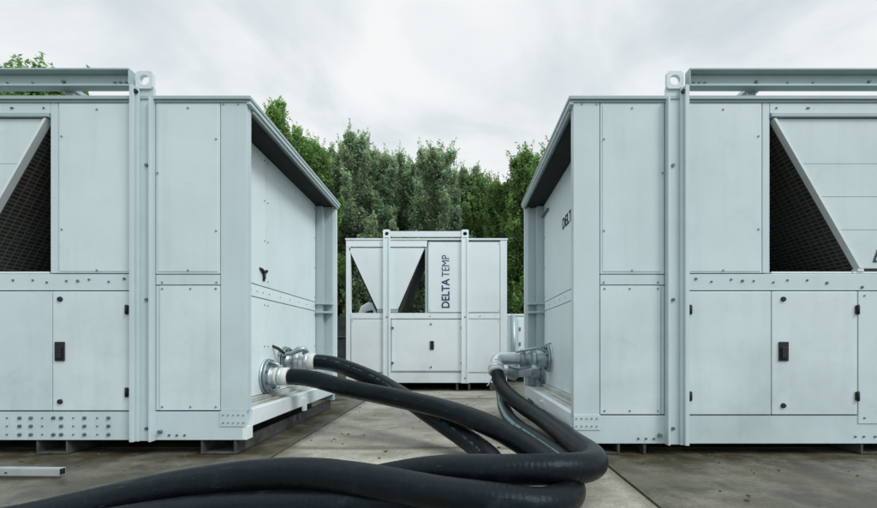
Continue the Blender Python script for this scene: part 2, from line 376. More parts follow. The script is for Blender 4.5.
    for z in (1.175, 1.28): bx(mb, 0.032, RC-0.002, DEP-0.185, DEP-0.06, z-0.012, z+0.012)
    mb.build('corner_column', [M['frame_shaded'], M['lip']], root)
    for v0 in (0.0, DEP-0.07):
        mb = MB(); bx(mb, LEN-0.19, LEN, v0, v0+0.07, zd, 2.5); mb.build('corner_column', Fm, root)
    # end panels, recessed
    for (v0, v1, z0, z1) in ((0.125, 0.80, 1.30, 2.467), (0.806, DEP-0.165, 1.30, 2.467), (0.125, 0.80, 1.192, 1.292), (0.806, DEP-0.165, 1.192, 1.292),
                             (0.125, 0.80, zd+0.04, 1.184), (0.806, DEP-0.165, zd+0.04, 1.184)):
        mb = MB(); bx(mb, RC, RC+0.025, v0, v1, z0, z1, bev=0.002)
        zs = [z0+0.03, z1-0.03] if z1-z0 > 0.3 else []
        nz = 4 if z1-z0 > 1 else 3
        if zs:
            for k in range(nz):
                z = z0+0.05+(z1-z0-0.1)*k/(nz-1)
                for v in (v0+0.03, v1-0.03): mb.cyl((X(RC+0.002), v, z), (X(RC-0.005), v, z), 0.007, 1, 8)
        else:
            for k in range(6): mb.cyl((X(RC+0.002), v0+0.06+(v1-v0-0.12)*k/5, 1.24), (X(RC-0.004), v0+0.06+(v1-v0-0.12)*k/5, 1.24), 0.006, 1, 8)
        mb.build('end_panel', [M['panel_lit'], M['screw']], root)
    mb = MB(); bx(mb, LEN-0.02, LEN, 0.075, DEP-0.075, zd, 2.5); mb.build('end_panel', P, root)
    for a, b_, zt_ in ((0.265, 1.39, 2.5), (4.67, 5.86, 2.5), (1.395, 4.665, 1.28)):
        mb = MB(); bx(mb, a, b_, DEP-0.02, DEP, zd+0.002, zt_); mb.build('rear_panel', P, root)
    # front sheet panels
    def panel(name, u0, u1, z0, z1, screws=(), mat=P, v=0.0, rim=0.0):
        mb = MB(); bx(mb, u0, u1, v, v+0.025, z0, z1, bev=0.0025)
        if rim: bx(mb, u0+rim, u1-rim, v-0.004, v+0.002, z0+rim, z1-rim, bev=0.002)
        for (u, z) in screws: bolt(mb, u, z, 0.008, v-(0.004 if rim else 0), h=0.005)
        return mb.build(name, [mat, M['screw']], root)
    panel('side_panel', 0.190, 0.645, 1.285, 2.498, [(0.415, 2.46), (0.215, 2.24), (0.215, 1.59), (0.415, 1.31), (0.63, 2.0)], rim=0.016)
    panel('side_panel', 0.190, 0.62, zd+0.005, 1.202, [(0.22, 1.18), (0.4, 1.18), (0.6, 1.18), (0.22, zd+0.03), (0.4, zd+0.03), (0.6, zd+0.03)])
    panel('joint_strip', 0.190, 0.645, 1.208, 1.279, [(0.215, 1.225), (0.6, 1.225)], mat=Fm)
    panel('side_panel', 0.80, 1.337, 1.290, 2.498, [(1.31, 2.26), (1.31, 1.60), (1.06, 2.45), (1.06, 1.31)], rim=0.012)
    panel('edge_strip', 1.342, 1.392, 1.290, 2.498, [], mat=Fm)
    panel('edge_strip', 0.624, 0.646, zd+0.005, 1.202, [], mat=Fm, v=0.002)
    # mid beam
    mb = MB(); bx(mb, 0.80, LEN-0.19, 0.002, 0.06, 1.168, 1.284)
    for u, z in ((0.87, 1.25), (0.98, 1.23), (1.12, 1.245), (1.2, 1.235), (1.28, 1.235), (1.42, 1.225), (1.52, 1.24), (1.66, 1.24), (1.8, 1.22), (2.05, 1.19)):
        bolt(mb, u, z, 0.008 if int(u*100) % 3 else 0.011, 0.002)
    mb.build('mid_beam', [Fm, M['bolt']], root)
    # header over the V opening
    mb = MB(); bx(mb, 1.395, 4.66, 0.0, 0.06, 2.425, 2.498); bx(mb, 1.40, 4.655, -0.012, 0.02, 2.396, 2.424, 1)
    for u in (1.44, 1.66, 1.67): bolt(mb, u, 2.462, 0.007, mat=2)
    mb.build('header_beam', [Fm, M['rail'], M['bolt']], root)
    # V front: trapezoid sheet with folded diagonal lips, and the coils behind
    tl, bl, zt, zbm = 1.42, 2.03, 2.39, 1.325
    tr, br = 4.64, 4.03
    mb = MB(); zz = [zbm, 1.60, 1.835, 2.07, zt]
    for z0, z1 in zip(zz, zz[1:]):
        fl = lambda z: tl + (zt-z)/(zt-zbm)*(bl-tl) + 0.02
        fr = lambda z: tr - (zt-z)/(zt-zbm)*(tr-br) - 0.02
        a, b_ = z0+0.0015, z1-0.0015
        mb.prism([(X(fl(a)), 0.008, a), (X(fr(a)), 0.008, a), (X(fr(b_)), 0.008, b_), (X(fl(b_)), 0.008, b_)], (0, 0.02, 0))
    mb.build('fan_cowl_panel', P, root)
    for (ut, ub) in ((tl, bl), (tr, br)):
        mb = MB(); s_ = 1 if ut == tl else -1
        mb.prism([(X(ut), -0.004, zt), (X(ub), -0.004, zbm), (X(ub+s_*0.02), -0.004, zbm), (X(ut+s_*0.02), -0.004, zt)], (0, 0.05, 0))
        mb.prism([(X(ub-s_*0.012), -0.002, zbm-0.022), (X(ub+s_*0.03), -0.002, zbm-0.022), (X(ub+s_*0.03), -0.002, zbm-0.002), (X(ub-s_*0.012), -0.002, zbm-0.002)], (0, 0.05, 0))
        mb.build('cowl_lip', M['lip'], root)
    coil_slab(root, (X(tl+0.004), 2.385), (X(bl+0.004), 1.315), 0.05, DEP-0.05, 0.05*sg, M['coil'])
    coil_slab(root, (X(tr-0.004), 2.385), (X(br-0.004), 1.315), 0.05, DEP-0.05, -0.05*sg, M['coil'])
    mb = MB(); bx(mb, 1.395, 4.66, 0.065, DEP-0.03, 1.278, 1.300)
    bx(mb, 1.41, 1.98, 0.004, 0.05, 1.286, 1.302, 1); bx(mb, 1.99, 4.65, 0.004, 0.05, 1.286, 1.302, 1)
    mb.build('drip_tray', [M['rail'], M['lip']], root)
    mb = MB(); bx(mb, 1.395, 1.40, 0.06, DEP-0.03, 1.302, 2.42, bev=0); mb.build('shaded_shroud', M['under'], root)  # near-black wall: darkness inside the V opening put into its colour
    mb = MB(); bx(mb, 4.655, 4.66, 0.06, DEP-0.03, 1.302, 2.42, bev=0); mb.build('shaded_shroud', M['under'], root)
    # doors
    def door(u0, u1, handle_u=None, hinge_u=None, locks=True):
        z0, z1 = zd+0.004, 1.160
        mb = MB(); bx(mb, u0, u1, -0.006, 0.02, z0, z1, bev=0.004); d = mb.build('access_door', P, root)
        if handle_u:
            h = MB(); zc = 0.735
            bx(h, handle_u-0.034, handle_u+0.034, -0.016, -0.005, zc-0.068, zc+0.068, bev=0.006); bx(h, handle_u-0.02, handle_u+0.02, -0.028, -0.014, zc-0.05, zc+0.03, bev=0.006)
            h.build('handle', M['black'], d)
            for z in (1.105, zd+0.068):
                k = MB(); k.cyl((X(handle_u), -0.004, z), (X(handle_u), -0.016, z), 0.019, 0, 16, 0.016); k.build('lock', M['black'], d)
        if hinge_u:
            for z in (1.03, zd+0.135):
                k = MB(); bx(k, hinge_u-0.014, hinge_u+0.014, -0.018, -0.004, z-0.03, z+0.03, bev=0.004); k.cyl((X(hinge_u), -0.018, z-0.034), (X(hinge_u), -0.018, z+0.034), 0.008, 0, 8)
                k.build('hinge', M['black'], d)
        return d
    if left:
        door(0.81, 1.372, 1.318, 0.842); door(1.378, 1.99)
        panel('side_panel', 1.996, 2.6, zd+0.004, 1.16)
    else:
        door(0.81, 1.398, None, 0.822); door(1.404, 2.01, 1.484, 2.006)
        panel('side_panel', 2.018, 2.6, zd-0.06, 1.16, [(2.06, 1.13), (2.06, zd-0.02)], v=-0.006)
    panel('side_panel', 2.606, 3.9, zd+0.004, 1.16); panel('side_panel', 3.906, LEN-0.195, zd+0.004, 1.16)
    panel('side_panel', 4.67, 5.25, 1.29, 2.498, rim=0.012); panel('side_panel', 5.42, LEN-0.195, 1.29, 2.498, rim=0.012)
    # roof: trim, underside, end fascia
    mb = MB(); bx(mb, -0.035, LEN+0.035, -0.02, DEP+0.02, 2.516, 2.541); bx(mb, -0.005, LEN, -0.008, 0.012, 2.500, 2.514)
    bx(mb, -0.028, 0.0, -0.004, DEP+0.01, 2.488, 2.514, 1); bx(mb, -0.014, 0.016, 0.075, DEP-0.002, 2.463, 2.486); bx(mb, 0.0, 0.010, 0.08, DEP-0.06, 2.452, 2.461, 2, 0.001)
    mb.build('roof', [M['rail'], M['frame'], M['core']], root)
    mb = MB(); bx(mb, 0.018, 1.38, 0.075, DEP-0.06, 2.470, 2.500, bev=0); mb.build('shaded_underside', M['under'], root)  # near-black sheet: shade below the roof overhang put into its colour
    mb = MB(); bx(mb, 4.67, LEN-0.02, 0.075, DEP-0.06, 2.432, 2.5, bev=0); mb.build('shaded_underside', M['under'], root)
    # lifting frame: channel posts with eye plates, rails on top
    for v_front in (True, False):
        for u0 in (0.65, 5.26):
            mb = MB(); f = (lambda a: a) if v_front else (lambda a: DEP-a)
            bx(mb, u0, u0+0.147, f(-0.012), f(0.010), zb-0.004, 2.60)
            bx(mb, u0, u0+0.016, f(-0.048), f(-0.013), zb-0.004, 2.52); bx(mb, u0+0.095, u0+0.147, f(-0.030), f(-0.013), zb-0.004, 2.60)
            bx(mb, u0+0.118, u0+0.147, f(-0.052), f(-0.031), zb-0.004, 2.60)
            for u, z in ((u0+0.05, 0.19), (u0+0.05, 1.10), (u0+0.05, 2.05)):
                mb.cyl((X(u), f(-0.010), z), (X(u), f(-0.022), z), 0.012, 1, 8)
            mb.cyl((X(u0-0.04), f(0.002), 0.16+zb-0.1), (X(u0-0.04), f(-0.022), 0.16+zb-0.1), 0.014, 1, 8); mb.cyl((X(u0+0.11), f(-0.028), 2.56), (X(u0+0.11), f(-0.046), 2.56), 0.014, 2, 8)
            p = mb.build('lifting_post', [M['frame'], M['bolt'], M['black']], root)
            e = MB(); e.holed(X(u0+0.06), 2.648, 0.058, 0.062, 0.036, f(-0.025), f(0.004)); e.build('lifting_eye', M['lip'], p)
        mb = MB()
        bx(mb, 0.80, 5.25, f(0.004), f(0.018), 2.606, 2.702); bx(mb, 0.80, 5.25, f(-0.05), f(0.018), 2.703, 2.717); bx(mb, 0.80, 5.25, f(-0.05), f(0.018), 2.590, 2.605)
        bx(mb, 0.798, 0.806, f(-0.05), f(0.003), 2.606, 2.702)
        if v_front:
            for u, z, r_ in ((0.855, 2.64, 0.011), (0.895, 2.64, 0.011), (0.935, 2.64, 0.011), (1.30, 2.648, 0.013), (1.52, 2.64, 0.006), (1.70, 2.64, 0.006), (2.1, 2.65, 0.011)): bolt(mb, u, z, r_, 0.004, 1, 0.012)
        mb.build('lifting_rail', [M['rail'], M['bolt']], root)
    for u0 in (1.28, 4.7):
        mb = MB(); bx(mb, u0-0.03, u0+0.03, 0.02, DEP-0.02, 2.545, 2.588); bx(mb, u0-0.05, u0+0.05, 0.019, 0.20, 2.588, 2.62)
        mb.build('cross_tie', M['galv'], root)
    return root, X, RC

left_unit, XL, RC = big_unit(-1.50, -1, 0.105, 0.311, 'large pale grey chiller on the left with rows of dark bolts along its base beam', True)
right_unit, XR, _ = big_unit(0.82, 1, 0.080, 0.283, 'large pale grey chiller on the right with two-leaf access door and smooth base', False)

def flange(root, X, v, z, r, name='pipe_flange'):
    """bolted pipe flange on the recessed end panel"""
    mb = MB(); mb.cyl((X(RC+0.004), v, z), (X(RC-0.022), v, z), r*1.02, 0, 28); mb.cyl((X(RC-0.023), v, z), (X(RC-0.048), v, z), r*0.96, 1, 28)
    for k in range(8):
        a = 2*math.pi*(k+0.5)/8; mb.cyl((X(RC-0.046), v+r*0.8*math.cos(a), z+r*0.8*math.sin(a)), (X(RC-0.066), v+r*0.8*math.cos(a), z+r*0.8*math.sin(a)), 0.013, 2, 6)
    return mb.build(name, [M['galv'], M['bluesteel'], M['bolt']], root)
flange(left_unit, XL, 3.87-YF, 0.50, 0.155); flange(left_unit, XL, 4.25-YF, 0.62, 0.145)
flange(right_unit, XR, 4.85-YF, 0.63, 0.155); flange(right_unit, XR, 5.22-YF, 0.46, 0.145)
# small black three-armed latch on the left end panel
mb = MB(); xq = XL(RC-0.006)
for a in (90+180, 20, 160):
    c = Vector((xq, 3.80-YF, 1.42)); d = Vector((0, math.cos(R(a)), math.sin(R(a))))
    mb.tube([c, c + d*0.05 + Vector((0.008, 0, 0)), c + d*0.075], [0.016, 0.013, 0.009], 0, 8)
mb.build('latch', M['black'], left_unit)
# small door bar on the far column of right unit
mb = MB(); mb.cyl((XR(RC-0.02), 5.25-YF, 2.33), (XR(RC-0.02), 4.9-YF, 2.33), 0.012, 0, 8); mb.build('door_bar', M['bolt'], right_unit)
# lettering on the right unit's end panel (far end to near end)
text_mesh('lettering', 'DELTA', 0.15, M['ink'], right_unit, (XR(RC-0.003), 4.29-YF, 1.925), (R(90), 0, R(-90)), bold=0.02)
text_mesh('lettering', 'DELTA', 0.14, M['ink'], right_unit, (XR(2.12), 0.004, 1.37), (R(90), 0, 0), shear=0.35, bold=0.0)

# ------------------------------------------------------------------ hoses
def catmull(P, step=0.022):
    P = [Vector(p) for p in P]; P = [P[0]*2 - P[1]] + P + [P[-1]*2 - P[-2]]
    out = []
    for i in range(1, len(P)-2):
        p0, p1, p2, p3 = P[i-1:i+3]
        t0 = 0; t1 = t0 + (p1-p0).length**0.5; t2 = t1 + (p2-p1).length**0.5; t3 = t2 + (p3-p2).length**0.5
        n = max(2, int((p2-p1).length/step))
        for k in range(n):
            t = t1 + (t2-t1)*k/n
            A1 = p0*((t1-t)/(t1-t0)) + p1*((t-t0)/(t1-t0)); A2 = p1*((t2-t)/(t2-t1)) + p2*((t-t1)/(t2-t1)); A3 = p2*((t3-t)/(t3-t2)) + p3*((t-t2)/(t3-t2))
            B1 = A1*((t2-t)/(t2-t0)) + A2*((t-t0)/(t2-t0)); B2 = A2*((t3-t)/(t3-t1)) + A3*((t-t1)/(t3-t1))
            out.append(B1*((t2-t)/(t2-t1)) + B2*((t-t1)/(t2-t1)))
    out.append(P[-2]); return out
def smooth_path(C, it=14):
    for _ in range(it):
        C = [C[0], C[1]] + [(C[i-1] + C[i]*2 + C[i+1])/4 for i in range(2, len(C)-2)] + [C[-2], C[-1]]
    return C
def hose_body(parent, pts, r, mat, n=28):
    C = smooth_path(catmull(pts)); ofs = Vector((pts[0][1]*3, r*50, len(pts)))
    C = [c + Vector((mnoise.noise(c*2.3+ofs), mnoise.noise(c*2.3+ofs*2), 0.4*mnoise.noise(c*2.3-ofs)))*0.012*min(1, i/25) for i, c in enumerate(C)]; bm = bmesh.new(); uvl = bm.loops.layers.uv.new('UVMap'); rings = []; u = 0; us = []
    for i, c in enumerate(C):
        t = (C[min(i+1, len(C)-1)] - C[max(i-1, 0)]).normalized()
        side = t.cross(Vector((0, 0, 1)))
        if side.length < 0.05: side = prev
        side.normalize()
        if i and side.dot(prev) < 0: side = -side
        prev = side; up = side.cross(t).normalized()
        if i: u += (c - C[i-1]).length
        us.append(u); rr = r*(1 + 0.022*mnoise.noise(c*4.0) + 0.010*mnoise.noise(c*13.0))
        rings.append([bm.verts.new(c + (up*math.cos(2*math.pi*k/n) + side*math.sin(2*math.pi*k/n))*rr) for k in range(n)])
    for i in range(len(C)-1):
        for k in range(n):
            j = (k+1) % n; f = bm.faces.new((rings[i][k], rings[i][j], rings[i+1][j], rings[i+1][k])); f.smooth = True
            for l, w in zip(f.loops, ((us[i], k/n), (us[i], (k+1)/n), (us[i+1], (k+1)/n), (us[i+1], k/n))): l[uvl].uv = w
    bm.faces.new(list(reversed(rings[0]))); bm.faces.new(rings[-1])
    bmesh.ops.recalc_face_normals(bm, faces=bm.faces[:])
    me = bpy.data.meshes.new('hose_body'); bm.to_mesh(me); bm.free(); me.materials.append(mat)
    return link('hose_body', me, parent), C
def hose(pts, r, mat, label):
    base = Vector((pts[0][0], pts[0][1], 0)); root = empty('flexible_hose', base); tag(root, label, 'hose', 'thick black hoses between the chillers')
    P = [Vector(p) - base for p in pts]
    b, C = hose_body(root, P, r, mat); return root, base, C
def ring_lathe(mb, a, d, prof, mat=0, n=26):
    """prof: list of (distance along d from a, radius)"""
    a, d = Vector(a), Vector(d).normalized(); o = d.orthogonal().normalized(); q = d.cross(o); rings = []
    for s_, r_ in prof: rings.append([mb.bm.verts.new(a + d*s_ + (o*math.cos(2*math.pi*k/n) + q*math.sin(2*math.pi*k/n))*r_) for k in range(n)])
    for A, B in zip(rings, rings[1:]):
        for k in range(n):
            f = mb.bm.faces.new((A[k], A[(k+1)%n], B[(k+1)%n], B[k])); f.material_index = mat; f.smooth = True
    for lp in (list(reversed(rings[0])), rings[-1]): mb.bm.faces.new(lp).material_index = mat

HR = 0.074
# --- hose one: near left coupling -> over the lane -> under the bend -> front of the picture
h1, b1, _ = hose([(-1.50, 3.87, 0.497), (-1.33, 3.83, 0.487), (-0.957, 3.65, 0.420), (-0.457, 3.4, 0.356), (-0.06, 3.15, 0.300), (0.27, 2.9, 0.212), (0.46, 2.64, 0.13), (0.56, 2.35, 0.078), (0.53, 2.04, 0.075),
    (0.39, 1.88, 0.085), (0.17, 1.84, 0.115), (-0.12, 1.88, 0.142), (-0.32, 1.9, 0.172), (-0.617, 1.93, 0.198), (-0.93, 1.93, 0.196), (-1.225, 1.90, 0.158), (-1.52, 1.83, 0.105), (-1.73, 1.70, 0.076), (-1.95, 1.5, 0.074), (-2.2, 1.2, 0.074)],
    HR, hose_mat('hose_rubber_beige_line', [(0.365, 0.378, CREAM, 0.30)]), 'black hose from the lower left coupling that loops round and lies across the foreground')
def add_cuff(root, base, a, d, ln, r, mat='cuff'):
    mb = MB(); ring_lathe(mb, Vector(a)-base, d, [(0, r*0.93), (0.006, r), (ln*0.3, r), (ln*0.32, r*0.96), (ln*0.42, r*0.96), (ln*0.44, r), (ln*0.98, r), (ln, r*0.9)])
    o = mb.build('cuff', M[mat], root)
    mb = MB(); ring_lathe(mb, Vector(a)-base + Vector(d).normalized()*ln*0.30, d, [(0, r*0.98), (0.002, r*1.035), (ln*0.26, r*1.035), (ln*0.27, r*0.98)]); q = Vector(a)-base + Vector(d).normalized()*ln*0.42
    mb.box(q.x-0.016, q.x+0.016, q.y-0.02, q.y+0.02, q.z+r*1.0, q.z+r*1.0+0.022)
    mb.build('hose_clamp', M['galv'], o); return o
add_cuff(h1, b1, (-1.645, 3.87, 0.50), (1, 0, -0.02), 0.125, 0.080)
mb = MB(); ring_lathe(mb, Vector((-1.715, 3.87, 0.50))-b1, (1, 0, 0), [(0, 0.10), (0.018, 0.112), (0.030, 0.112), (0.036, 0.085), (0.060, 0.075), (0.085, 0.072)])
for s_ in (-1, 1): mb.tube([Vector((-1.69, 3.87, 0.5 + s_*0.105))-b1, Vector((-1.66, 3.87, 0.5 + s_*0.125))-b1, Vector((-1.60, 3.87, 0.5 + s_*0.10))-b1], 0.010)
mb.build('pipe_coupling', M['galv'], h1)
# --- hose two: far left coupling -> behind and below hose one -> front left
h2, b2, _ = hose([(-1.39, 4.25, 0.615), (-1.22, 4.18, 0.60), (-1.0, 4.03, 0.548), (-0.644, 3.8, 0.430), (-0.309, 3.5, 0.268), (-0.06, 3.22, 0.160), (0.116, 2.95, 0.096), (0.195, 2.7, 0.076), (0.20, 2.4, 0.074), (0.08, 2.12, 0.074),
    (-0.2, 1.98, 0.074), (-0.6, 1.90, 0.074), (-0.85, 1.865, 0.074), (-1.1, 1.82, 0.074), (-1.32, 1.70, 0.074), (-1.55, 1.46, 0.074), (-1.7, 1.15, 0.074)],
    HR, hose_mat('hose_rubber_pale_line', [(0.365, 0.38, WHITE, 0.30), (0.13, 0.16, (0.05, 0.075, 0.09), 0.45)]), 'black hose from the upper left coupling sagging behind the nearer one')
add_cuff(h2, b2, (-1.555, 4.25, 0.62), (1, 0, -0.03), 0.15, 0.082)
mb = MB(); ring_lathe(mb, Vector((-1.71, 4.25, 0.62))-b2, (1, 0, 0), [(0, 0.085), (0.02, 0.10), (0.04, 0.10), (0.05, 0.072), (0.10, 0.068), (0.11, 0.085), (0.14, 0.085), (0.15, 0.07), (0.18, 0.07)])
cp = mb.build('pipe_coupling', M['galv'], h2)
mb = MB(); mb.tube([Vector(p)-b2 for p in ((-1.70, 4.10, 0.72), (-1.64, 4.09, 0.69), (-1.58, 4.09, 0.70), (-1.52, 4.10, 0.735), (-1.47, 4.12, 0.745), (-1.45, 4.13, 0.72), (-1.49, 4.13, 0.695))], [0.014, 0.018, 0.022, 0.03, 0.028, 0.022, 0.012], 0, 10)
mb.build('lever', M['bluesteel'], cp)
mb = MB(); mb.tube([Vector(p)-b2 for p in ((-1.755, 4.0, 0.775), (-1.72, 4.0, 0.77), (-1.67, 4.01, 0.745), (-1.62, 4.03, 0.70))], [0.006, 0.012, 0.015, 0.01], 0, 8)
mb.build('grip', M['black'], cp)
# --- hose three: upper right coupling -> tight bend in front of the right unit -> lane
h3, b3, _ = hose([(0.428, 4.70, 0.47), (0.445, 4.62, 0.38), (0.50, 4.42, 0.285), (0.60, 4.13, 0.21), (0.69, 3.75, 0.165), (0.725, 3.4, 0.155), (0.735, 2.95, 0.155), (0.75, 2.6, 0.155), (0.735, 2.33, 0.165), (0.66, 2.15, 0.175),
    (0.50, 2.055, 0.190), (0.2, 2.02, 0.195), (-0.04, 2.06, 0.182), (-0.28, 2.13, 0.135), (-0.58, 2.13, 0.082), (-0.95, 2.10, 0.074), (-1.2, 2.08, 0.074)],
    HR, hose_mat('hose_rubber_plain', [(0.40, 0.415, CREAM, 0.35)]), 'black hose dropping from the elbow on the right chiller and bending back sharply')
def elbow(root, base, xw, y, z, xe_, end, r, name='elbow_pipe'):
    """horizontal pipe from a wall flange at xw to xe_, then a bend to `end`"""
    A = [(xw, y, z), (xw-0.06, y, z)]; mb = MB()
    e0 = Vector((xe_, y, z)); e1 = Vector(end); cen = e0 + Vector((-0.5*r, 0, 0))
    pts = [Vector((xw, y, z)), Vector((xw-0.12, y, z)), Vector(((xw+xe_)/2, y, z)), e0]
    for k in range(1, 9):
        t = k/8; pts.append(e0*(1-t)**2 + Vector((xe_-1.15*r, y-0.1*r, z))*2*t*(1-t) + e1*t*t)
    mb.tube([p-base for p in pts], r, 0, 24)
    p = mb.build(name, M['galv'], root)
    return p, pts
ep, pts = elbow(h3, b3, 1.035, 4.85, 0.63, 0.50, (0.425, 4.74, 0.525), 0.072)
def clamp(parent, base, x0, y, z, prof):
    mb = MB(); ring_lathe(mb, Vector((x0, y, z))-base, (-1, 0, 0), prof); return mb.build('clamp_ring', M['bluesteel'], parent)
clamp(ep, b3, 1.02, 4.85, 0.63, [(0, 0.10), (0.02, 0.105), (0.13, 0.098), (0.15, 0.085)])
clamp(ep, b3, 0.83, 4.85, 0.63, [(0, 0.08), (0.01, 0.105), (0.05, 0.108), (0.06, 0.09), (0.09, 0.09), (0.1, 0.104), (0.13, 0.1), (0.14, 0.078)])
mb = MB(); mb.tube([Vector(p)-b3 for p in ((0.96, 4.74, 0.70), (0.92, 4.72, 0.73), (0.86, 4.73, 0.75), (0.75, 4.75, 0.725), (0.64, 4.77, 0.70))], [0.01, 0.014, 0.018, 0.014, 0.010], 0, 8); mb.build('lever', M['bluesteel'], ep)
mb = MB(); mb.tube([Vector(p)-b3 for p in ((1.02, 4.70, 0.80), (0.97, 4.70, 0.79), (0.90, 4.72, 0.74))], 0.008, 0, 8); mb.build('lever', M['bluesteel'], ep)
mb = MB(); mb.tube([Vector(p)-b3 for p in ((0.80, 4.76, 0.54), (0.68, 4.76, 0.52), (0.56, 4.78, 0.54))], 0.018, 0, 8); mb.build('lever', M['bluesteel'], ep)
add_cuff(h3, b3, (0.418, 4.775, 0.555), (0.02, -0.62, -0.78), 0.10, 0.086)
mb = MB(); mb.tube([Vector(p)-b3 for p in ((0.37, 4.66, 0.45), (0.355, 4.65, 0.40), (0.33, 4.64, 0.355), (0.31, 4.64, 0.34))], 0.008, 0, 8); mb.build('lever', M['galv'], h3)
# --- hose four: lower right coupling, thinner with a pale blue stripe
h4, b4, _ = hose([(0.49, 5.05, 0.36), (0.49, 4.95, 0.30), (0.49, 4.75, 0.21), (0.475, 4.35, 0.125), (0.515, 3.75, 0.072), (0.585, 3.3, 0.066), (0.635, 2.95, 0.066), (0.665, 2.7, 0.066), (0.68, 2.48, 0.066)],
    0.064, hose_mat('hose_rubber_blue_line', [(0.11, 0.185, CYAN, 0.34), (0.83, 0.86, WHITE, 0.25)]), 'black hose with a pale blue stripe running on the ground beside the right chiller')
ep, pts = elbow(h4, b4, 1.035, 5.22, 0.46, 0.56, (0.49, 5.12, 0.40), 0.066)
clamp(ep, b4, 1.02, 5.22, 0.46, [(0, 0.095), (0.02, 0.10), (0.12, 0.095), (0.14, 0.08)])
clamp(ep, b4, 0.72, 5.22, 0.46, [(0, 0.08), (0.02, 0.095), (0.10, 0.095), (0.12, 0.07)])
add_cuff(h4, b4, (0.49, 5.14, 0.415), (0, -0.7, -0.55), 0.10, 0.078, 'bluesteel')
add_cuff(h4, b4, (0.678, 2.52, 0.066), (0.04, -1, 0), 0.12, 0.070, 'galv')

